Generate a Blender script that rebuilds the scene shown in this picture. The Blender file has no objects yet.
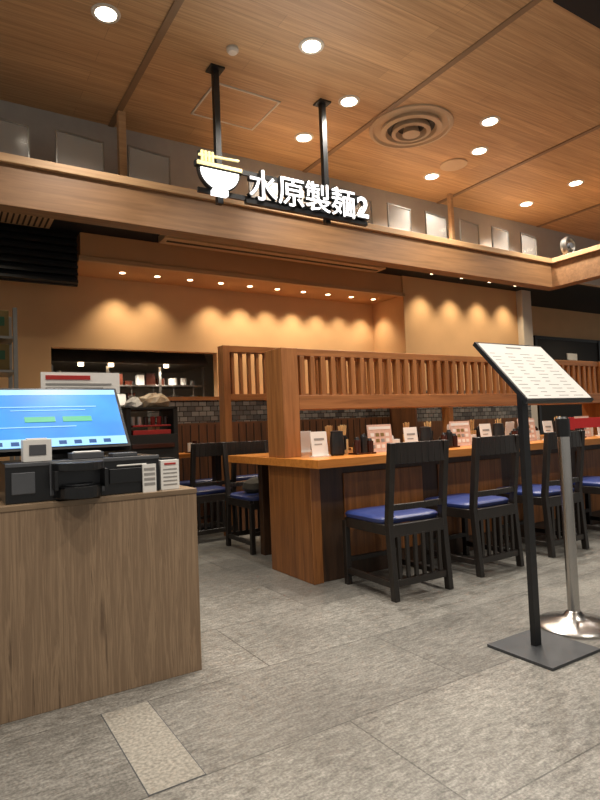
import bpy, bmesh, math, random
from mathutils import Vector, Matrix
random.seed(4)
sc = bpy.context.scene
COL = sc.collection

# ------------------------------------------------------------ materials
def L(h, a=1.0):
    h = h.lstrip('#')
    v = [int(h[i:i+2], 16)/255 for i in (0, 2, 4)]
    return tuple([(c/12.92 if c <= .04045 else ((c+.055)/1.055)**2.4) for c in v] + [a])

def newmat(name):
    m = bpy.data.materials.new(name); m.use_nodes = True
    nt = m.node_tree
    return m, nt, nt.nodes['Principled BSDF']

def plain(name, col, rough=.5, metal=0, emit=0, var=.06, trans=0, alpha=1, scale=14, ecol=None):
    m, nt, b = newmat(name)
    c = L(col)
    b.inputs['Roughness'].default_value = rough
    b.inputs['Metallic'].default_value = metal
    if trans: b.inputs['Transmission Weight'].default_value = trans
    if alpha < 1: b.inputs['Alpha'].default_value = alpha
    tc = nt.nodes.new('ShaderNodeTexCoord'); n = nt.nodes.new('ShaderNodeTexNoise')
    n.inputs['Scale'].default_value = scale; n.inputs['Detail'].default_value = 4
    nt.links.new(tc.outputs['Object'], n.inputs['Vector'])
    r = nt.nodes.new('ShaderNodeValToRGB')
    r.color_ramp.elements[0].position = .3; r.color_ramp.elements[1].position = .7
    r.color_ramp.elements[0].color = tuple(x*(1-var) for x in c[:3])+(1,)
    r.color_ramp.elements[1].color = tuple(min(1, x*(1+var)) for x in c[:3])+(1,)
    nt.links.new(n.outputs['Fac'], r.inputs['Fac'])
    nt.links.new(r.outputs['Color'], b.inputs['Base Color'])
    if emit:
        b.inputs['Emission Color'].default_value = L(ecol or col)
        b.inputs['Emission Strength'].default_value = emit
    return m

def wood(name, c1, c2, axis='x', scale=1.0, rough=.45, stretch=14, planks=None, dark=None, lo=.32, hi=.68):
    m, nt, b = newmat(name)
    b.inputs['Roughness'].default_value = rough
    tc = nt.nodes.new('ShaderNodeTexCoord'); mp = nt.nodes.new('ShaderNodeMapping')
    s = {'x': (1, stretch, stretch), 'y': (stretch, 1, stretch), 'z': (stretch, stretch, 1)}[axis]
    mp.inputs['Scale'].default_value = tuple(k*scale for k in s)
    nt.links.new(tc.outputs['Object'], mp.inputs['Vector'])
    n = nt.nodes.new('ShaderNodeTexNoise'); n.inputs['Scale'].default_value = 1.6
    n.inputs['Detail'].default_value = 7; n.inputs['Distortion'].default_value = .6
    n.inputs['Roughness'].default_value = .62
    nt.links.new(mp.outputs['Vector'], n.inputs['Vector'])
    r = nt.nodes.new('ShaderNodeValToRGB')
    r.color_ramp.elements[0].position = lo; r.color_ramp.elements[1].position = hi
    r.color_ramp.elements[0].color = L(c1); r.color_ramp.elements[1].color = L(c2)
    if dark:
        e = r.color_ramp.elements.new(.42); e.color = L(c2)
        e = r.color_ramp.elements.new(.5); e.color = L(dark)
    nt.links.new(n.outputs['Fac'], r.inputs['Fac'])
    out = r.outputs['Color']
    if planks:
        br = nt.nodes.new('ShaderNodeTexBrick')
        br.inputs['Scale'].default_value = 1
        br.inputs['Brick Width'].default_value = planks[0]; br.inputs['Row Height'].default_value = planks[1]
        br.inputs['Mortar Size'].default_value = planks[2]; br.inputs['Mortar Smooth'].default_value = .3
        br.inputs['Color1'].default_value = (1, 1, 1, 1); br.inputs['Color2'].default_value = (.84, .84, .84, 1)
        br.inputs['Mortar'].default_value = (.6, .6, .6, 1)
        nt.links.new(tc.outputs['Object'], br.inputs['Vector'])
        mx = nt.nodes.new('ShaderNodeMixRGB'); mx.blend_type = 'MULTIPLY'; mx.inputs[0].default_value = 1
        nt.links.new(out, mx.inputs[1]); nt.links.new(br.outputs['Color'], mx.inputs[2])
        out = mx.outputs[0]
    nt.links.new(out, b.inputs['Base Color'])
    bp = nt.nodes.new('ShaderNodeBump'); bp.inputs['Strength'].default_value = .08
    nt.links.new(n.outputs['Fac'], bp.inputs['Height']); nt.links.new(bp.outputs['Normal'], b.inputs['Normal'])
    return m

def floor_mat():
    m, nt, b = newmat('stone_tile_floor')
    N = nt.nodes.new; K = nt.links.new
    tc = N('ShaderNodeTexCoord')
    mp0 = N('ShaderNodeMapping'); mp0.inputs['Location'].default_value = (-.045, -.51, 0)
    K(tc.outputs['Object'], mp0.inputs['Vector'])
    def brick(c2, mort):
        br = N('ShaderNodeTexBrick'); br.inputs['Scale'].default_value = 1
        br.inputs['Brick Width'].default_value = 1.12; br.inputs['Row Height'].default_value = .56
        br.inputs['Mortar Size'].default_value = .003; br.inputs['Mortar Smooth'].default_value = .1
        br.inputs['Color1'].default_value = (1, 1, 1, 1); br.inputs['Color2'].default_value = c2
        br.inputs['Mortar'].default_value = mort
        K(mp0.outputs['Vector'], br.inputs['Vector']); return br
    br = brick((.72, .72, .725, 1), (.45, .45, .45, 1))
    def grain(rot, sc_):
        mp = N('ShaderNodeMapping'); mp.inputs['Rotation'].default_value = (0, 0, rot); mp.inputs['Scale'].default_value = sc_
        K(tc.outputs['Object'], mp.inputs['Vector'])
        n = N('ShaderNodeTexNoise'); n.inputs['Scale'].default_value = 1.5; n.inputs['Detail'].default_value = 10
        n.inputs['Roughness'].default_value = .78; n.inputs['Distortion'].default_value = .3
        K(mp.outputs['Vector'], n.inputs['Vector']); return n
    n = grain(.5, (9, 42, 1)); nb = grain(-.25, (12, 34, 1))
    br2 = brick((0, 0, 0, 1), (0, 0, 0, 1))
    mixn = N('ShaderNodeMixRGB'); K(br2.outputs['Color'], mixn.inputs[0]); K(n.outputs['Fac'], mixn.inputs[1]); K(nb.outputs['Fac'], mixn.inputs[2])
    r = N('ShaderNodeValToRGB'); r.color_ramp.elements[0].position = .36; r.color_ramp.elements[1].position = .64
    r.color_ramp.elements[0].color = L('#5c5a55'); r.color_ramp.elements[1].color = L('#aba8a0')
    K(mixn.outputs[0], r.inputs['Fac'])
    n2 = N('ShaderNodeTexNoise'); n2.inputs['Scale'].default_value = 2.2; n2.inputs['Detail'].default_value = 5
    K(tc.outputs['Object'], n2.inputs['Vector'])
    r2 = N('ShaderNodeValToRGB'); r2.color_ramp.elements[0].color = (.76, .76, .76, 1); r2.color_ramp.elements[1].color = (1.0, 1.0, 1.0, 1)
    r2.color_ramp.elements[0].position = .35; r2.color_ramp.elements[1].position = .65
    K(n2.outputs['Fac'], r2.inputs['Fac'])
    n3 = N('ShaderNodeTexNoise'); n3.inputs['Scale'].default_value = 110; n3.inputs['Detail'].default_value = 3
    K(tc.outputs['Object'], n3.inputs['Vector'])
    r3 = N('ShaderNodeValToRGB'); r3.color_ramp.elements[0].color = (.68, .68, .68, 1); r3.color_ramp.elements[1].color = (1.12, 1.12, 1.12, 1)
    r3.color_ramp.elements[0].position = .38; r3.color_ramp.elements[1].position = .62
    K(n3.outputs['Fac'], r3.inputs['Fac'])
    def mul(a, c):
        mm = N('ShaderNodeMixRGB'); mm.blend_type = 'MULTIPLY'; mm.inputs[0].default_value = 1
        K(a, mm.inputs[1]); K(c, mm.inputs[2]); return mm.outputs[0]
    out = mul(mul(mul(r.outputs['Color'], br.outputs['Color']), r2.outputs['Color']), r3.outputs['Color'])
    K(out, b.inputs['Base Color'])
    b.inputs['Roughness'].default_value = .32
    bp = N('ShaderNodeBump'); bp.inputs['Strength'].default_value = .08
    K(mixn.outputs[0], bp.inputs['Height']); K(bp.outputs['Normal'], b.inputs['Normal'])
    return m

def mosaic_mat():
    m, nt, b = newmat('dark_mosaic_tile')
    N = nt.nodes.new; K = nt.links.new
    tc = N('ShaderNodeTexCoord'); sp = N('ShaderNodeSeparateXYZ'); cb = N('ShaderNodeCombineXYZ')
    K(tc.outputs['Object'], sp.inputs[0]); K(sp.outputs['X'], cb.inputs['X']); K(sp.outputs['Z'], cb.inputs['Y'])
    br = N('ShaderNodeTexBrick'); br.inputs['Scale'].default_value = 1
    br.inputs['Brick Width'].default_value = .09; br.inputs['Row Height'].default_value = .055
    br.inputs['Mortar Size'].default_value = .004
    br.inputs['Color1'].default_value = L('#7c7974'); br.inputs['Color2'].default_value = L('#3b3938')
    br.inputs['Mortar'].default_value = L('#201e1c')
    K(cb.outputs[0], br.inputs['Vector']); K(br.outputs['Color'], b.inputs['Base Color'])
    b.inputs['Roughness'].default_value = .25
    return m

M = {}
M['floor'] = floor_mat()
M['ceil'] = wood('ceiling_wood', '#a9835a', '#d3ab7e', 'x', 1.0, .5, 40, planks=(1.6, .11, .0015))
M['seam'] = plain('seam_strip', '#84694e', .5)
M['fascia'] = wood('fascia_wood', '#755436', '#936d49', 'x', 1, .5, 20)
M['ledge'] = wood('ledge_wood', '#ab865f', '#c6a075', 'x', 1, .5, 20)
M['blackceil'] = plain('black_ceiling', '#0d0f12', .7)
M['wallwarm'] = plain('warm_plaster', '#cfa679', .85, var=.03, scale=4)
M['wallbulk'] = plain('bulkhead_paint', '#c09468', .8, var=.03, scale=4)
M['greywall'] = plain('grey_wall', '#a09a92', .8, var=.04)
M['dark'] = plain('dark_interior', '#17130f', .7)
M['mosaic'] = mosaic_mat()
M['lam'] = wood('counter_laminate', '#66523f', '#947c62', 'z', 1.1, .45, 26, dark='#7a644e')
M['lamtop'] = wood('counter_top_laminate', '#6a5743', '#8a745a', 'x', 1.1, .4, 17)
M['bar'] = wood('bar_panel_wood', '#643b1c', '#945f30', 'z', 1.2, .42, 18)
M['barx'] = wood('bar_dark_wood', '#2c1c11', '#47301d', 'z', 1.2, .45, 15)
M['top'] = wood('table_top_wood', '#b06a2a', '#cf8840', 'x', 1.2, .3, 16)
M['part'] = wood('partition_wood_h', '#825129', '#ab7140', 'x', 1.2, .42, 15)
M['partv'] = wood('partition_wood_v', '#825129', '#ab7140', 'z', 1.2, .42, 15)
M['panelling'] = wood('brown_panelling', '#4b2e1b', '#6b4427', 'z', 1, .5, 12)
M['chair'] = wood('black_chair_wood', '#151210', '#241e1a', 'z', 1, .38, 10)
M['blue'] = plain('blue_vinyl', '#28366c', .38, var=.12, scale=6)
M['black'] = plain('black_metal', '#141517', .4)
M['blackp'] = plain('black_plastic', '#0f1012', .3)
M['grey'] = plain('grey_plastic', '#4a4c50', .4)
M['steelbase'] = plain('dark_base_steel', '#3f4144', .45, .2)
M['chrome'] = plain('brushed_steel', '#b9b6b2', .25, 1.0, var=.03)
M['white'] = plain('white_plastic', '#dddbd6', .4, var=.02)
M['paper'] = plain('paper_white', '#dedbd6', .8, var=.02)
M['pink'] = plain('paper_pink', '#cfae9f', .8, var=.10, scale=40)
M['ink'] = plain('ink_grey', '#8d8b88', .8)
M['red'] = plain('red_plastic', '#a3211c', .5)
M['redbelt'] = plain('red_belt', '#c8201f', .6)
M['green'] = plain('green_print', '#2c5a3c', .6)
M['carton'] = plain('carton_brown', '#7d6a3e', .8)
M['chop'] = wood('chopstick_wood', '#c69a5e', '#e3c08a', 'z', 3, .6, 8)
M['jar'] = plain('brown_jar', '#3a1a10', .2)
M['vent'] = plain('vent_beige', '#b89a78', .5)
M['ventdark'] = plain('vent_gap', '#2a2420', .7)
M['trim'] = plain('light_trim_white', '#cfc7ba', .5, var=.02)
M['diff'] = plain('diffuser_paint', '#b8a184', .5, var=.03)
M['glass'] = plain('acrylic', '#b5b3ae', .12, 0, 0, .03, 0, .4, scale=2)
M['lamp'] = plain('lamp_emit', '#fff3dc', .5, emit=14, var=0)
M['lampw'] = plain('small_lamp_emit', '#ffe0b5', .5, emit=7, var=0)
M['sign'] = plain('sign_white_emit', '#ffffff', .5, emit=1.6, var=0)
M['signy'] = plain('sign_yellow_emit', '#f2e2a0', .5, emit=.8, var=0)
M['screen'] = plain('screen_blue', '#1f6fc0', .3, emit=.6, var=.3, scale=5, ecol='#3a7fc2')
M['screenlt'] = plain('screen_lightblue', '#7fb3de', .3, emit=.55, var=.1)
M['screengr'] = plain('screen_green', '#4a9a7a', .3, emit=.5)
M['screendk'] = plain('screen_navy', '#123c72', .3, emit=.4, ecol='#154a8a')
M['steel'] = plain('kitchen_steel', '#8d8a84', .35, .9)
M['bag'] = plain('plastic_bag', '#b09a80', .4, var=.35, scale=20)
M['bagdk'] = plain('grey_cloth_bag', '#4a4742', .8)
M['paletile'] = plain('pale_tile', '#8a867d', .36, var=.35, scale=90)

# ------------------------------------------------------------ builder
class B:
    def __init__(s, name):
        s.name = name; s.bm = bmesh.new(); s.mats = []
        s.M = Matrix.Identity(4)
    def mi(s, k):
        m = M[k]
        if m not in s.mats: s.mats.append(m)
        return s.mats.index(m)
    def _f(s, vs, faces, k):
        i = s.mi(k)
        bv = [s.bm.verts.new(s.M @ Vector(v)) for v in vs]
        for f in faces:
            try:
                fc = s.bm.faces.new([bv[j] for j in f]); fc.material_index = i
            except ValueError: pass
    def box(s, x0, x1, y0, y1, z0, z1, k):
        v = [(x0,y0,z0),(x1,y0,z0),(x1,y1,z0),(x0,y1,z0),(x0,y0,z1),(x1,y0,z1),(x1,y1,z1),(x0,y1,z1)]
        s._f(v, [(3,2,1,0),(4,5,6,7),(0,1,5,4),(1,2,6,5),(2,3,7,6),(3,0,4,7)], k)
    def beam(s, p0, p1, w, d, k, up=(0,1,0)):
        p0 = Vector(p0); p1 = Vector(p1); z = (p1-p0).normalized(); u = Vector(up)
        x = u.cross(z)
        if x.length < 1e-4: x = Vector((1,0,0)).cross(z)
        x.normalize(); y = z.cross(x)
        v = []
        for p in (p0, p1):
            for a, b_ in ((-1,-1),(1,-1),(1,1),(-1,1)):
                v.append(p + x*a*w/2 + y*b_*d/2)
        s._f(v, [(3,2,1,0),(4,5,6,7),(0,1,5,4),(1,2,6,5),(2,3,7,6),(3,0,4,7)], k)
    def cyl(s, p0, p1, r, k, r1=None, seg=20):
        r1 = r if r1 is None else r1
        p0 = Vector(p0); p1 = Vector(p1); z = (p1-p0).normalized()
        x = z.orthogonal().normalized(); y = z.cross(x); v = []
        for p, rr in ((p0, r), (p1, r1)):
            for i in range(seg):
                a = 2*math.pi*i/seg; v.append(p + x*rr*math.cos(a) + y*rr*math.sin(a))
        f = [(i, (i+1) % seg, seg+(i+1) % seg, seg+i) for i in range(seg)]
        f += [tuple(range(seg-1, -1, -1)), tuple(range(seg, 2*seg))]
        s._f(v, f, k)
    def lathe(s, c, prof, k, seg=32, wob=0):
        v = []; n = len(prof); f = []
        for (r, z) in prof:
            for i in range(seg):
                a = 2*math.pi*i/seg; rr = max(r, 1e-4)*(1+random.uniform(-wob, wob))
                v.append((c[0]+rr*math.cos(a), c[1]+rr*math.sin(a), c[2]+z+random.uniform(-wob, wob)*.08*(z > .01)))
        for j in range(n-1):
            for i in range(seg):
                f.append((j*seg+i, j*seg+(i+1) % seg, (j+1)*seg+(i+1) % seg, (j+1)*seg+i))
        f.append(tuple(range(seg-1, -1, -1))); f.append(tuple(range((n-1)*seg, n*seg)))
        s._f(v, f, k)
    def prism(s, pts, ext, k):
        n = len(pts); e = Vector(ext)
        v = [Vector(p) for p in pts] + [Vector(p)+e for p in pts]
        f = [tuple(range(n-1, -1, -1)), tuple(range(n, 2*n))] + [(i, (i+1) % n, n+(i+1) % n, n+i) for i in range(n)]
        s._f(v, f, k)
    def cushion(s, x0, x1, y0, y1, z0, z1, k, r=.03):
        cx, cy = (x0+x1)/2, (y0+y1)/2; hx, hy = (x1-x0)/2, (y1-y0)/2
        seg = 40; rings = [(0.97, z0), (1.0, z0+(z1-z0)*.3), (1.0, z0+(z1-z0)*.6), (.95, z0+(z1-z0)*.85), (.85, z1-.002), (.5, z1+.004), (.02, z1+.006)]
        v = []; f = []
        for q, z in rings:
            for i in range(seg):
                a = 2*math.pi*i/seg; c, si = math.cos(a), math.sin(a)
                v.append((cx+hx*q*math.copysign(abs(c)**.3, c), cy+hy*q*math.copysign(abs(si)**.3, si), z))
        for j in range(len(rings)-1):
            for i in range(seg): f.append((j*seg+i, j*seg+(i+1) % seg, (j+1)*seg+(i+1) % seg, (j+1)*seg+i))
        f.append(tuple(range(seg-1, -1, -1))); f.append(tuple(range((len(rings)-1)*seg, len(rings)*seg)))
        s._f(v, f, k)
    def done(s, bevel=0, smooth=False, loc=None, rot=0):
        bmesh.ops.recalc_face_normals(s.bm, faces=s.bm.faces[:])
        me = bpy.data.meshes.new(s.name); s.bm.to_mesh(me); s.bm.free()
        for m in s.mats: me.materials.append(m)
        if smooth:
            me.shade_smooth()
            try: me.set_sharp_from_angle(angle=math.radians(35))
            except Exception: pass
        o = bpy.data.objects.new(s.name, me); COL.objects.link(o)
        if bevel:
            md = o.modifiers.new('bevel', 'BEVEL'); md.width = bevel; md.segments = 2; md.limit_method = 'ANGLE'; md.angle_limit = math.radians(50)
        if loc: o.location = loc
        o.rotation_euler[2] = rot
        return o

def dup(o, loc, rot=0, scale=None):
    c = o.copy(); COL.objects.link(c); c.location = loc; c.rotation_euler = (0, 0, rot)
    if scale: c.scale = scale
    return c

# ------------------------------------------------------------ room shell
b = B('floor'); b.box(-4, 14, -3, 7.6, -.1, 0, 'floor'); b.done()
b = B('floor_inlay_tile'); b.box(.477, .648, 1.632, 2.193, 0, .001, 'grey'); b.box(.48, .645, 1.635, 2.19, 0, .0015, 'paletile'); b.done()
b = B('ceiling'); b.box(-4, 14, 1.76, 4.1, 3.2, 3.3, 'ceil'); b.box(-4, 2.78, -3, 1.76, 3.2, 3.3, 'ceil')
b.box(2.78, 14, -3, 1.76, 3.19, 3.3, 'blackceil'); b.done()
i = 1
for x in (-.55, 1.06, 2.70, 4.3, 5.9, 7.5):
    b = B('trim_%d' % i); i += 1
    b.box(x-.02, x+.02, -3 if x < 2.6 else 1.76, 4.1, 3.192, 3.2, 'seam'); b.done()
b = B('ceiling_inner'); b.box(-1.6, 14, 4.12, 7.6, 2.93, 3.0, 'blackceil'); b.done()
b = B('wall_upper'); b.box(-4, 14, 4.1, 4.16, 2.62, 3.3, 'greywall'); b.done()
b = B('wall_fascia')
b.box(-4, 5.40, 3.62, 3.74, 2.33, 2.575, 'fascia')
b.box(-4, 5.40, 3.595, 4.1, 2.575, 2.625, 'ledge')
b.box(5.40, 5.52, 1.0, 3.74, 2.33, 2.575, 'fascia')
b.box(5.375, 5.9, 1.0, 3.595, 2.575, 2.625, 'ledge')
b.box(-4, 5.4, 3.74, 3.9, 2.44, 2.575, 'blackceil')
b.done(.004)
b = B('trim_bulkhead')
b.box(1.15, 5.24, 5.67, 6.3, 2.67, 2.93, 'wallbulk'); b.box(1.13, 5.24, 5.65, 5.69, 2.655, 2.70, 'ledge'); b.done(.004)
b = B('wall_back')
b.box(-1.6, 5.2, 6.3, 6.42, 1.91, 2.93, 'wallwarm')
b.box(-1.6, .97, 6.3, 6.42, 0, 1.91, 'wallwarm')
b.box(2.8, 5.2, 6.3, 6.42, 0, 1.91, 'wallwarm')
b.box(7.7, 14, 6.3, 6.42, 0, 2.93, 'wallwarm')
b.done()
b = B('wall_recess'); b.box(5.2, 7.5, 5.65, 6.5, 0, 2.93, 'wallwarm'); b.done()
b = B('wall_pillar'); b.box(7.5, 7.72, 5.55, 6.5, 0, 2.93, 'trim'); b.done(.004)
b = B('dark_doorway_1'); b.box(8.7, 12.6, 6.24, 6.298, 0, 2.35, 'dark'); b.box(8.7, 12.6, 6.23, 6.298, 2.35, 2.4, 'black')  # dark panel stands for an open doorway; its shade is in the colour
b.box(8.70, 8.76, 6.22, 6.298, 0, 2.4, 'black'); b.box(10.6, 10.66, 6.22, 6.298, 0, 2.4, 'black')
b.box(9.6, 9.9, 6.225, 6.24, 2.0, 2.12, 'paper'); b.done()
b = B('wall_left'); b.box(-1.7, -1.6, 4.1, 7.6, 0, 3.0, 'wallwarm'); b.done()
b = B('wall_kitchen'); b.box(-1.6, 5.2, 7.5, 7.6, 0, 2.93, 'greywall'); b.done()
b = B('kitchen_counter_wall')
b.box(1.9, 5.2, 6.0, 6.15, 1.08, 1.33, 'mosaic'); b.box(1.9, 5.2, 5.98, 6.3, 1.33, 1.37, 'part'); b.box(1.9, 5.2, 6.0, 6.15, 0, 1.08, 'panelling')
b.box(5.2, 7.5, 5.5, 5.65, 1.0, 1.4, 'mosaic'); b.box(5.2, 7.5, 5.5, 5.65, 0, 1.0, 'panelling'); b.box(5.17, 5.2, 5.5, 6.0, 0, 1.4, 'panelling')
for k in range(34): b.box(1.93+k*.097, 1.94+k*.097, 5.995, 6.0, .1, 1.06, 'dark')
b.done()
b = B('ceiling_louver')
b.box(-1.6, 1.13, 5.72, 5.76, 2.42, 2.93, 'blackceil')
for k in range(7): b.box(-1.6, 1.12, 5.64, 5.72, 2.43+k*.07, 2.455+k*.07, 'black')
b.done()
b = B('air_vent'); b.box(1.85, 4.6, 5.28, 5.48, 2.86, 2.93, 'vent'); b.box(1.9, 4.55, 5.36, 5.40, 2.856, 2.862, 'ventdark'); b.done()
b = B('air_vent'); b.box(.42, .86, 5.1, 5.55, 2.88, 2.93, 'vent')
for k in range(9): b.box(.45+k*.045, .465+k*.045, 5.12, 5.53, 2.876, 2.881, 'ventdark')
b.done()

# ------------------------------------------------------------ kitchen
b = B('kitchen_shelf')
for z in (1.30, 1.53): b.box(1.0, 2.78, 6.6, 6.95, z, z+.02, 'steel')
for x in (1.02, 1.6, 2.2, 2.75): b.box(x-.015, x+.015, 6.6, 6.63, 0, 1.76, 'steel')
b.box(1.0, 2.78, 6.5, 7.0, .82, .86, 'steel')
for row, z in ((0, 1.32), (1, 1.55)):
    x = 1.06
    while x < 2.7:
        w = random.uniform(.03, .07); h = random.uniform(.05, .16); kk = random.choice(['white', 'steel', 'jar', 'steel', 'grey', 'carton', 'paper'])
        if random.random() < .5: b.cyl((x+w, 6.72, z), (x+w, 6.72, z+h), w*.8, kk)
        else: b.box(x, x+2*w, 6.64, 6.76, z, z+h, kk)
        x += 2*w+.02
for k in range(7): b.cyl((1.12+k*.25, 6.62, 1.53), (1.12+k*.25, 6.62, 1.42), .006, 'steel'); b.lathe((1.12+k*.25, 6.62, 1.38), [(.01, 0), (.04, .02), (.045, .045)], 'steel', 14)
b.done(.002)
b = B('stainless_range_hood'); b.prism([(1.0, 6.45, 1.78), (1.0, 7.4, 1.78), (1.0, 7.4, 2.2), (1.0, 6.8, 2.2)], (1.75, 0, 0), 'steel')
for x in (1.3, 1.62, 2.25): b.cyl((x, 6.52, 1.745), (x, 6.52, 1.78), .03, 'lampw')
b.done()
b = B('storage_shelf')
for x in (.02, .50):
    for y in (4.9, 5.3): b.box(x-.015, x+.015, y-.015, y+.015, 0, 2.0, 'steel')
for z in (.3, .9, 1.5, 1.76): b.box(.02, .50, 4.9, 5.3, z, z+.02, 'steel')
for z in (1.52, 1.78):
    b.box(.06, .46, 4.92, 5.26, z, z+.2, 'carton')
    for dx, w in ((.10, .11), (.24, .08), (.34, .09)): b.box(dx, dx+w, 4.916, 4.92, z+.08, z+.15, 'green')
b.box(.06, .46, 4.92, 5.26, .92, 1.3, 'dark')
b.done(.002)
b = B('service_cabinet')
b.box(1.36, 1.82, 5.0, 5.4, 0, .98, 'dark'); b.box(1.36, 1.4, 5.0, 5.4, .98, 1.22, 'dark'); b.box(1.78, 1.82, 5.0, 5.4, .98, 1.22, 'dark'); b.box(1.36, 1.82, 5.0, 5.4, 1.2, 1.22, 'dark')
b.box(1.42, 1.76, 5.02, 5.3, .98, 1.02, 'red'); b.box(1.42, 1.76, 5.02, 5.3, 1.05, 1.065, 'red')
for k in range(6): b.cyl((1.44+k*.06, 5.1, 1.065), (1.44+k*.06, 5.1, 1.14), .02, random.choice(['white', 'jar', 'red']))
b.box(1.40, 1.78, 4.985, 5.0, .86, .90, 'jar')
b.done(.003)
b = B('plastic_bag')
b.lathe((1.66, 5.18, 1.22), [(.08, 0), (.13, .015), (.14, .05), (.12, .09), (.07, .12), (.04, .13)], 'bag', 18, .14)
b.lathe((1.50, 5.2, 1.22), [(.06, 0), (.09, .015), (.09, .05), (.05, .08), (.02, .10)], 'paper', 14, .16); b.done(smooth=False)

# ------------------------------------------------------------ bar
b = B('bar_table')
b.box(2.0, 9.2, 3.11, 3.63, 0, .735, 'barx')
b.box(1.985, 2.0, 3.10, 3.64, 0, .735, 'bar')
b.box(1.985, 2.06, 3.095, 3.11, 0, .735, 'bar')
for k in range(8):
    b.box(2.25+k*.86, 2.95+k*.86, 3.098, 3.11, .12, .68, 'bar')
b.box(1.95, 9.25, 2.94, 4.24, .735, .79, 'top')
for x in (2.15, 5.0, 8.8): b.box(x, x+.07, 4.05, 4.12, 0, .735, 'barx')
b.done(.003)
b = B('slatted_partition')
for x in (1.97, 5.75, 9.05): b.box(x, x+.13, 3.37, 3.60, .79, 1.54, 'partv')
for x0, x1 in ((2.10, 5.75), (5.88, 9.05)):
    b.box(x0, x1, 3.37, 3.60, 1.115, 1.215, 'part')
    b.box(x0, x1, 3.39, 3.58, 1.49, 1.54, 'part')
    n = int((x1-x0)/.088)
    for k in range(n):
        x = x0+.03+k*(x1-x0-.03)/n; b.box(x, x+.036, 3.39, 3.43, 1.215, 1.49, 'partv')
b.done(.003)
b = B('slatted_partition')
for x in (2.26, 5.2): b.box(x, x+.07, 4.95, 5.07, 0, 1.79, 'partv')
b.box(2.33, 5.2, 4.96, 5.06, 1.27, 1.33, 'part'); b.box(2.33, 5.2, 4.96, 5.06, 1.73, 1.79, 'part')
for k in range(32): b.box(2.36+k*.0885, 2.39+k*.0885, 4.98, 5.02, 1.33, 1.73, 'partv')
b.box(2.33, 5.2, 4.98, 5.04, 0, .5, 'panelling')
b.done(.002)

# chairs
b = B('dining_chair')
w, d = .222, .235
for sx in (-1, 1):
    b.beam((sx*(w-.018), -d-.01, 0), (sx*(w-.018), -d+.02, .44), .036, .04, 'chair')
    b.beam((sx*(w-.018), -d+.02, .43), (sx*(w-.018), -d-.035, .885), .038, .038, 'chair')
    b.beam((sx*(w-.018), d-.02, 0), (sx*(w-.018), d-.02, .40), .036, .036, 'chair')
    b.box(sx*(w-.018)-.014, sx*(w-.018)+.014, -d+.02, d-.03, .07, .105, 'chair')
    b.box(sx*(w-.018)-.016, sx*(w-.018)+.016, -d+.02, d-.03, .36, .42, 'chair')
b.box(-w+.03, w-.03, d-.035, d-.01, .35, .42, 'chair')
b.box(-w+.03, w-.03, -d-.005, -d+.025, .35, .42, 'chair')
b.box(-w+.03, w-.03, -d-.015, -d+.015, .075, .115, 'chair')
for k in range(6):
    x = -w+.068+k*.061; b.box(x-.012, x+.012, -d-.006, -d+.012, .11, .36, 'chair')
b.box(-w+.03, w-.03, d-.04, d-.015, .14, .17, 'chair')
n = 8
for zc0, zc1, yo in ((.765, .885, -.028), (.50, .535, .008)):
    for k in range(n):
        xa = -w+.02+(2*w-.04)*k/n; xb = -w+.02+(2*w-.04)*(k+1)/n
        ya = -d+yo-.018*math.sin(math.pi*k/n); yb = -d+yo-.018*math.sin(math.pi*(k+1)/n)
        b.prism([(xa, ya-.011, zc0), (xb, yb-.011, zc0), (xb, yb+.011, zc0), (xa, ya+.011, zc0)], (0, 0, zc1-zc0), 'chair')
b.cushion(-w, w, -d+.03, d+.01, .42, .462, 'blue')
ch = b.done(.003, smooth=True, loc=(2.365, 2.76, 0), rot=-.03)
for x, y, r in ((3.10, 2.82, .03), (3.88, 2.84, 0), (4.68, 2.84, 0), (5.55, 2.84, 0), (6.4, 2.84, 0)):
    dup(ch, (x, y, 0), r)
dup(ch, (2.30, 4.36, 0), math.pi)
dup(ch, (3.2, 4.4, 0), math.pi)
dup(ch, (2.08, 5.10, 0), .05)
b = B('handbag'); b.lathe((2.26, 4.34, .470), [(.10, 0), (.13, .03), (.12, .08), (.06, .11)], 'bagdk', 16, .05); b.done(smooth=True)

b = B('dining_table'); b.box(1.9, 3.1, 5.42, 5.75, .735, .775, 'top'); b.box(2.4, 2.5, 5.53, 5.63, 0, .735, 'black'); b.box(2.2, 2.7, 5.46, 5.72, 0, .03, 'black'); b.done(.003)
b = B('bench_seat'); b.box(1.95, 5.1, 5.8, 5.98, 0, .4, 'panelling'); b.cushion(1.95, 5.1, 5.78, 5.98, .4, .47, 'blue'); b.done(.003)

b = B('menu_card'); b.M = Matrix.Rotation(-.12, 4, 'X')
b.box(-.065, .065, -.003, .003, 0.004, .17, 'paper'); b.box(-.04, .04, -.0045, -.003, .11, .125, 'ink'); b.box(-.04, .02, -.0045, -.003, .08, .088, 'ink')
b.M = Matrix.Identity(4); b.box(-.07, .07, -.02, .03, 0, .008, 'paper'); mc = b.done(loc=(2.17, 3.24, .79))
b = B('menu_booklet'); b.M = Matrix.Rotation(-.1, 4, 'X')
b.box(-.11, .11, -.004, .004, 0.004, .20, 'pink'); b.box(-.10, .10, -.0055, -.004, .165, .185, 'paper')
for r_ in range(3):
    for k in range(4): b.box(-.088+k*.046, -.056+k*.046, -.0055, -.004, .03+r_*.042, .055+r_*.042, random.choice(['paper', 'carton', 'paper', 'ink']))
b.M = Matrix.Identity(4); b.box(-.09, .09, -.015, .03, 0, .008, 'pink'); mb = b.done(loc=(2.70, 3.24, .79))
b = B('chopstick_holder')
b.lathe((0, 0, 0), [(.033, 0), (.036, .02), (.036, .105), (.031, .105), (.030, .06)], 'chop', 20)
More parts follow.
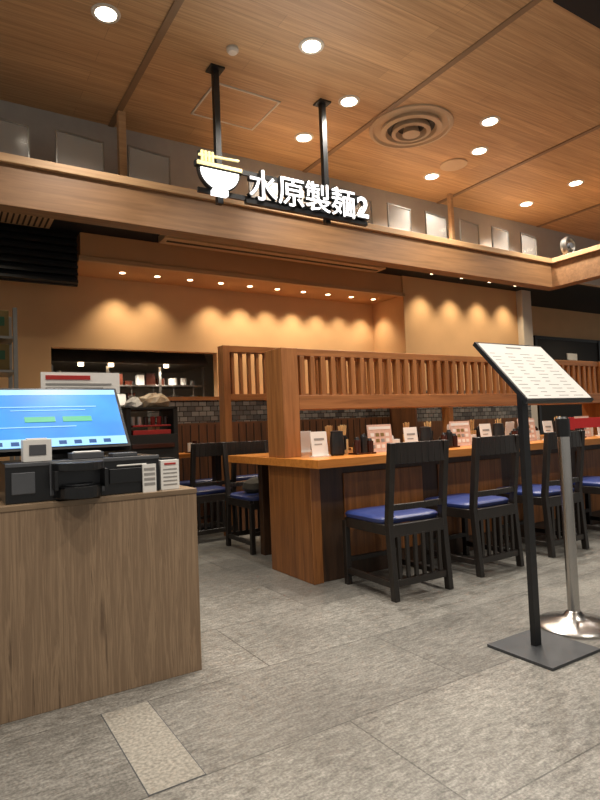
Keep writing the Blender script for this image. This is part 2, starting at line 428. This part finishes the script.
for k in range(13):
    a = k*.9; rr = .018 if k % 2 else .008
    b.cyl((rr*.6*math.cos(a), rr*.6*math.sin(a), .03), (rr*1.7*math.cos(a), rr*1.7*math.sin(a), .20+.004*(k % 3)), .004, 'chop', seg=6)
hs = b.done(smooth=True, loc=(2.42, 3.32, .79))
b = B('condiment_tray')
b.box(-.085, .085, -.05, .05, 0, .012, 'jar')
for x, y, h, k in ((-.055, -.02, .10, 'jar'), (0, -.02, .12, 'black'), (.055, -.02, .09, 'jar'), (-.03, .025, .08, 'black'), (.03, .025, .085, 'white')):
    b.cyl((x, y, .012), (x, y, h), .025, k); b.cyl((x, y, h), (x, y, h+.018), .018, 'black', .012)
ct = b.done(.001, smooth=True, loc=(2.485, 3.19, .79))
b = B('water_pitcher')
b.lathe((0, 0, 0), [(.04, 0), (.05, .01), (.05, .06), (.047, .12), (.042, .15), (.044, .165), (.02, .17)], 'black', 24)
b.box(.042, .070, -.006, .006, .12, .135, 'black'); b.box(.063, .074, -.006, .006, .04, .135, 'black'); b.box(.042, .070, -.006, .006, .035, .05, 'black')
wp = b.done(smooth=True, loc=(2.31, 3.24, .79))
b = B('napkin_box'); b.box(-.05, .05, -.03, .03, 0, .085, 'white'); b.box(-.035, .035, -.01, .01, .085, .087, 'grey'); b.prism([(-.025, 0, .087), (.02, 0, .087), (.01, 0, .115), (-.02, 0, .105)], (0, .004, 0), 'paper')
nb_ = b.done(.004, loc=(2.865, 3.31, .79))
for k in range(1, 8):
    o = .83*k
    dup(mc, (2.17+o, 3.24, .79)); dup(mb, (2.70+o, 3.24, .79)); dup(hs, (2.42+o, 3.32, .79)); dup(ct, (2.485+o, 3.19, .79))
    dup(wp, (2.31+o, 3.24, .79)); dup(nb_, (2.865+o, 3.31, .79))
for k in range(4):
    o = .83*k; dup(mc, (2.45+o, 3.9, .79), math.pi); dup(ct, (2.8+o, 3.9, .79)); dup(hs, (2.65+o, 3.82, .79))
b = B('condiment_tray')
b.box(-.085, .085, -.05, .05, 0, .012, 'jar')
for x, h, k in ((-.05, .1, 'white'), (0, .12, 'jar'), (.05, .1, 'jar')): b.cyl((x, 0, .012), (x, 0, h), .023, k)
b.done(loc=(2.2, 5.58, .775))

# ------------------------------------------------------------ front counter
b = B('checkout_counter')
b.box(-.6, .92, 2.33, 2.95, 0, .735, 'lam'); b.box(-.6, .922, 2.327, 2.95, .735, .756, 'lamtop')
b.box(-.6, .158, 2.322, 2.33, 0, .735, 'lam'); b.done(.002)
b = B('cash_register')
b.box(.20, .775, 2.37, 2.72, .756, .905, 'blackp')
b.box(.20, .775, 2.365, 2.37, .89, .905, 'grey')
b.box(.57, .75, 2.362, 2.37, .80, .86, 'blackp')
b.box(.22, .30, 2.362, 2.37, .79, .87, 'grey'); b.box(.6, .72, 2.36, 2.37, .868, .874, 'white')
def half(cx, rx, ry, z, h, k, y0=2.372):
    b.prism([(cx+rx*math.cos(a), y0-ry*math.sin(a), z) for a in [math.pi*i/16 for i in range(17)]], (0, 0, h), k)
half(.45, .088, .13, .765, .045, 'blackp'); half(.45, .095, .14, .868, .03, 'blackp'); half(.45, .06, .09, .81, .006, 'grey')
b.box(.35, .55, 2.36, 2.372, .775, .90, 'grey'); b.box(.355, .368, 2.28, 2.372, .80, .87, 'blackp'); b.box(.532, .545, 2.28, 2.372, .80, .87, 'blackp')
b.box(.44, .56, 2.40, 2.50, .905, .93, 'grey'); b.box(.45, .55, 2.405, 2.46, .93, .935, 'white')
b.box(.60, .70, 2.42, 2.5, .905, .92, 'grey')
b.done(.004)
b = B('touch_screen_monitor')
b.M = Matrix.Translation((.40, 2.55, .945)) @ Matrix.Rotation(-math.radians(40.6), 4, 'X')
b.box(-.31, .31, 0, .03, 0, .355, 'blackp')
b.box(-.298, .298, -.002, 0, .014, .342, 'screen')
b.box(-.298, .298, -.003, -.002, .014, .06, 'screenlt')
b.box(-.298, .298, -.003, -.002, .31, .342, 'screenlt')
for k in range(9): b.box(-.28+k*.06, -.25+k*.06, -.004, -.002, .025, .045, 'screendk')
b.box(-.10, .02, -.004, -.002, .15, .18, 'screengr'); b.box(.05, .17, -.004, -.002, .15, .18, 'screengr')
b.box(-.2, .2, -.004, -.002, .235, .240, 'screenlt'); b.box(-.15, .15, -.004, -.002, .215, .219, 'screenlt'); b.box(-.2, .1, -.004, -.002, .12, .125, 'screenlt')
b.M = Matrix.Identity(4)
b.box(.33, .47, 2.60, 2.70, .906, .985, 'blackp')
b.done(.003)
b = B('card_reader')
b.box(.265, .365, 2.40, 2.47, .906, .99, 'white'); b.box(.285, .345, 2.397, 2.40, .93, .97, 'grey'); b.box(.28, .35, 2.41, 2.46, .99, .995, 'white'); b.done(.006)
b = B('receipt_printer'); b.box(.785, .865, 2.38, 2.52, .756, .88, 'white')
for k in range(5): b.box(.795, .855, 2.378, 2.38, .775+k*.016, .78+k*.016, 'ink')
b.box(.80, .85, 2.377, 2.38, .86, .868, 'red'); b.box(.795, .855, 2.40, 2.5, .88, .888, 'blackp'); b.done(.003)
b = B('label_holder'); b.box(.70, .755, 2.350, 2.360, .775, .87, 'white')
for k in range(4): b.box(.705, .75, 2.348, 2.35, .785+k*.02, .795+k*.02, 'ink')
b.box(.70, .755, 2.35, 2.360, .756, .775, 'white'); b.done()
b = B('notice_board')
b.box(.40, .76, 2.90, 2.91, 1.20, 1.30, 'paper'); b.box(.42, .62, 2.896, 2.90, 1.265, 1.285, 'red'); b.box(.42, .72, 2.896, 2.90, 1.24, 1.248, 'ink'); b.box(.42, .68, 2.896, 2.90, 1.22, 1.228, 'ink')
b.box(.57, .59, 2.90, 2.91, .756, 1.2, 'black'); b.box(.5, .66, 2.86, 2.94, .756, .764, 'black'); b.done()

# ------------------------------------------------------------ menu stand
b = B('menu_display_stand')
b.box(2.03, 2.36, 1.46, 1.78, 0, .012, 'steelbase')
b.box(2.168, 2.208, 1.635, 1.66, .012, 1.245, 'black')
b.M = Matrix.Translation((2.185, 1.45, 1.065)) @ Matrix.Rotation(-math.radians(42.8), 4, 'X')
b.box(-.225, .225, 0, .018, 0, .365, 'black')
b.box(-.215, .215, -.002, 0, .010, .355, 'paper')
for r_ in range(13):
    for c_ in range(4):
        x0 = -.195+c_*.10; z = .025+r_*.022
        b.box(x0, x0+random.uniform(.03, .07), -.0025, -.002, z, z+.003, 'ink')
b.box(-.05, .05, -.003, -.002, .33, .338, 'ink')
b.box(-.05, .05, .018, .045, .2, .3, 'black')
b.done(.002)
b = B('barrier_post')
b.lathe((2.55, 1.70, 0), [(.175, 0), (.175, .012), (.16, .022), (.08, .04), (.05, .05), (.035, .07), (.028, .075)], 'chrome', 48)
b.cyl((2.55, 1.70, .07), (2.55, 1.70, .90), .027, 'chrome', seg=28)
b.cyl((2.55, 1.70, .90), (2.55, 1.70, .985), .032, 'black', seg=28)
b.cyl((2.55, 1.70, .985), (2.55, 1.70, .995), .03, 'black', .02, seg=28)
b.box(2.578, 4.4, 1.698, 1.702, .935, .985, 'redbelt')
b.box(2.572, 2.61, 1.675, 1.725, .93, .99, 'redbelt')
b.done(.001, smooth=True)
b = B('barrier_post')
b.lathe((4.42, 1.70, 0), [(.175, 0), (.175, .012), (.16, .022), (.08, .04), (.035, .07), (.028, .075)], 'chrome', 48)
b.cyl((4.42, 1.70, .07), (4.42, 1.70, .90), .027, 'chrome', seg=28); b.cyl((4.42, 1.70, .90), (4.42, 1.70, .99), .032, 'black', seg=28)
b.done(smooth=True)

# ------------------------------------------------------------ ceiling fixtures
def lamp_spot(x, y, z, e, ang=110, blend=.7, col=(1, .86, .68), size=.04):
    l = bpy.data.lights.new('downlight_and_fill_spot', 'SPOT'); l.energy = e; l.spot_size = math.radians(ang); l.spot_blend = blend
    l.color = col; l.shadow_soft_size = size
    o = bpy.data.objects.new('downlight_and_fill_spot', l); COL.objects.link(o); o.location = (x, y, z); return o
pos = [(.76, 2.98), (1.85, 2.68), (2.39, 3.04), (2.38, 3.60), (3.48, 2.76), (3.78, 3.12), (3.78, 3.66), (5.16, 3.70), (5.14, 3.14),
       (.3, 1.3), (1.8, 1.2), (3.4, 1.2), (-.8, 2.4), (6.8, 3.1), (-.6, .2), (1.4, -.2), (6.8, 1.6)]  # second row: unseen downlights added outside the view to light the room
b = B('recessed_downlight')
b.lathe((0, 0, 0), [(.072, -.006), (.075, 0), (.055, 0), (.055, -.006)], 'trim', 32)
b.cyl((0, 0, -.004), (0, 0, -.0065), .054, 'lamp', seg=32)
dl = b.done(loc=(pos[0][0], pos[0][1], 3.2))
for p in pos[1:]:
    z = 3.19 if (p[0] > 2.78 and p[1] < 1.76) else 3.2
    dup(dl, (p[0], p[1], z))
for p in pos: lamp_spot(p[0], p[1], 3.17, 98, 130, .8, (1, .925, .82))
b = B('small_downlight'); b.cyl((0, 0, 0), (0, 0, -.004), .03, 'lampw', seg=20); sd = b.done(loc=(1.63, 6.0, 2.67))
for k in range(1, 10): dup(sd, (1.63+k*.372, 6.0, 2.67))
for k in range(10):
    if k != 2: lamp_spot(1.63+k*.372, 6.09, 2.655, random.choice([32, 40, 48]), 98, 1.0, (1, .82, .56), .03)
for k in range(4):
    dup(sd, (5.5+k*.56, 5.4, 2.93)); lamp_spot(5.5+k*.56, 5.42, 2.91, 56, 92, 1.0, (1, .82, .56), .03)
for x in (2.6, 3.8, 5.0, 6.4, 8.0):
    dup(sd, (x, 4.5, 2.93)); lamp_spot(x, 4.5, 2.91, 55, 140, .8, (1, .86, .66))  # unseen lamps added on the inner ceiling to light the interior
for x in (1.3, 1.75, 2.25): lamp_spot(x, 6.52, 1.74, 22, 160, .8, (1, .9, .75))
lamp_spot(.4, 4.9, 2.9, 25, 140, .8, (1, .85, .65))  # these three are added fill spots with no fixture
lamp_spot(1.6, 4.5, 2.9, 35, 140, .8, (1, .87, .68))
lamp_spot(9.5, 5.2, 2.9, 60, 140, .8, (1, .82, .58))

b = B('ceiling_air_diffuser')
b.lathe((3.01, 3.10, 3.2), [(.31, 0), (.31, -.012), (.285, -.02), (.27, -.004), (.2, -.004)], 'diff', 56)
b.lathe((3.01, 3.10, 3.2), [(.215, -.0), (.225, -.03), (.19, -.036), (.175, -.006)], 'diff', 56)
b.lathe((3.01, 3.10, 3.2), [(.135, -.0), (.145, -.045), (.115, -.05), (.10, -.006)], 'diff', 56)
b.cyl((3.01, 3.10, 3.2), (3.01, 3.10, 3.14), .05, 'diff', .065, seg=32)
b.cyl((3.01, 3.10, 3.199), (3.01, 3.10, 3.1925), .2, 'ventdark', seg=32)
b.done(smooth=True)
b = B('ceiling_speaker'); b.lathe((3.78, 3.40, 3.2), [(.115, 0), (.115, -.008), (.10, -.012), (.02, -.010)], 'diff', 40); b.done(smooth=True)
b = B('smoke_detector'); b.lathe((1.46, 2.92, 3.2), [(.035, 0), (.035, -.015), (.025, -.028), (.01, -.028)], 'trim', 32); b.done(smooth=True)
b = B('ceiling_access_hatch')
x0, x1, y0, y1 = 1.5, 1.98, 3.26, 3.68
b.box(x0+.012, x1-.012, y0+.012, y1-.012, 3.196, 3.2, 'ceil')
for a_, b_, c_, d_ in ((x0, x1, y0, y0+.012), (x0, x1, y1-.012, y1), (x0, x0+.012, y0, y1), (x1-.012, x1, y0, y1)): b.box(a_, b_, c_, d_, 3.192, 3.2, 'trim')
b.done()

b = B('acrylic_panel')
b.box(-.15, .15, -.004, .004, .02, .27, 'glass')
for a_, c_ in ((-.152, -.144), (.144, .152)): b.box(a_, c_, -.006, .006, 0, .275, 'steel')
b.box(-.152, .152, -.007, .007, .268, .278, 'steel'); b.box(-.152, .152, -.04, .04, 0, .018, 'white')
b.box(-.05, .05, .01, .03, .018, .06, 'white')
ap = b.done(loc=(.33, 3.76, 2.627), rot=.12)
for k in range(1, 12):
    if k != 3: dup(ap, (.33+k*.447, 3.76, 2.627), .12)
b = B('ledge_post')
b.box(1.05, 1.10, 3.86, 3.91, 2.625, 3.2, 'ledge'); b.done(.002)
b = B('ledge_post'); b.box(4.22, 4.26, 3.86, 3.90, 2.625, 3.2, 'ledge'); b.done(.002)
b = B('ventilation_fan')
b.M = Matrix.Translation((5.45, 3.45, 2.72)) @ Matrix.Rotation(math.radians(90), 4, 'X')
b.lathe((0, 0, 0), [(.09, -.03), (.1, 0), (.09, .03), (.07, .03), (.06, 0)], 'steel', 28)
b.lathe((0, 0, 0), [(.03, -.03), (.035, 0), (.03, .035)], 'grey', 20)
b.M = Matrix.Identity(4); b.box(5.4, 5.5, 3.42, 3.48, 2.625, 2.64, 'steel'); b.done(smooth=True)

# ------------------------------------------------------------ hanging sign
b = B('hanging_shop_sign')
for x in (1.45, 2.24):
    b.box(x-.018, x+.018, 3.13, 3.166, 2.36, 3.2, 'black'); b.box(x-.045, x+.045, 3.10, 3.19, 3.19, 3.2, 'black')
b.box(1.30, 2.55, 3.115, 3.13, 2.40, 2.43, 'black'); b.box(1.30, 2.55, 3.115, 3.13, 2.56, 2.59, 'black')
b.box(1.60, 2.54, 3.085, 3.115, 2.375, 2.40, 'black')
cx, cz, R = 1.43, 2.545, .135
arc = [(cx+R*math.cos(a), 3.09, cz+R*math.sin(a)) for a in [math.pi+math.pi*i/20 for i in range(21)]]
b.prism(arc, (0, .03, 0), 'black')
arc2 = [(cx+(R-.012)*math.cos(a), 3.08, cz-.008+(R-.02)*math.sin(a)) for a in [math.pi+math.pi*i/20 for i in range(21)]]
b.prism(arc2, (0, .012, 0), 'sign')
b.box(cx-.05, cx+.05, 3.08, 3.12, cz-R-.018, cz-R+.012, 'sign')
b.box(cx-.15, cx+.15, 3.085, 3.12, cz+.002, cz+.034, 'black')
b.box(cx-.143, cx+.143, 3.075, 3.10, cz+.008, cz+.028, 'signy')
b.box(cx-.125, cx-.03, 3.095, 3.12, cz+.03, cz+.10, 'black')
for k in range(4):
    b.box(cx-.115+k*.022, cx-.103+k*.022, 3.08, 3.1, cz+.034, cz+.095, 'signy')
b.beam((cx-.13, 3.09, cz+.068), (cx+.13, 3.09, cz+.080), .010, .015, 'signy')
sign = b.done()
def text(s, x, z, size, off, mat, y, ext, nm):
    cu = bpy.data.curves.new('txt', 'FONT'); cu.body = s; cu.size = size; cu.extrude = ext; cu.offset = off
    o = bpy.data.objects.new('txt', cu); COL.objects.link(o); o.location = (x, y, z); o.rotation_euler = (math.pi/2, 0, 0)
    bpy.context.view_layer.update()
    dg = bpy.context.evaluated_depsgraph_get()
    me = bpy.data.meshes.new_from_object(o.evaluated_get(dg)); mw = o.matrix_world.copy()
    me.materials.clear(); me.materials.append(M[mat])
    bpy.data.objects.remove(o)
    n = bpy.data.objects.new(nm, me); COL.objects.link(n); n.parent = sign; n.matrix_world = mw
for i, (g, x, z, s_) in enumerate((('水', 1.612, 2.42, .208), ('原', 1.818, 2.42, .208), ('製', 2.022, 2.42, .208), ('麺', 2.228, 2.42, .208), ('2', 2.448, 2.425, .20))):
    text(g, x, z, s_, .0 if i < 4 else .003, 'sign', 3.075, .003, 'lettering_face_%d' % i)
    text(g, x, z, s_, .0045 if i < 4 else .009, 'black', 3.095, .014, 'lettering_can_%d' % i)
l = bpy.data.lights.new('sign_glow', 'AREA'); l.shape = 'RECTANGLE'; l.size = 1.2; l.size_y = .2; l.energy = 6; l.color = (1, .97, .9)
o = bpy.data.objects.new('sign_glow', l); COL.objects.link(o); o.location = (1.95, 3.06, 2.5); o.rotation_euler = (math.radians(-90), 0, 0)

# ------------------------------------------------------------ world & camera
wd = bpy.data.worlds.new('World'); sc.world = wd; wd.use_nodes = True
bg = wd.node_tree.nodes['Background']; bg.inputs[0].default_value = (1, .95, .88, 1); bg.inputs[1].default_value = .40
cam = bpy.data.cameras.new('camera'); co = bpy.data.objects.new('camera', cam); COL.objects.link(co)
cam.sensor_fit = 'VERTICAL'; cam.sensor_height = 36; cam.lens = 26.0; cam.clip_start = .05
yaw, p, r = math.radians(32), math.radians(2.6), math.radians(2.3)
f = Vector((math.sin(yaw)*math.cos(p), math.cos(yaw)*math.cos(p), math.sin(p)))
r0 = Vector((math.cos(yaw), -math.sin(yaw), 0)); u0 = r0.cross(f)
Rv = r0*math.cos(r) - u0*math.sin(r); Uv = r0*math.sin(r) + u0*math.cos(r)
m = Matrix((Rv, Uv, -f)).transposed().to_4x4(); m.translation = (0, 0, 1.0)
co.matrix_world = m
sc.camera = co
sc.view_settings.view_transform = 'Standard'
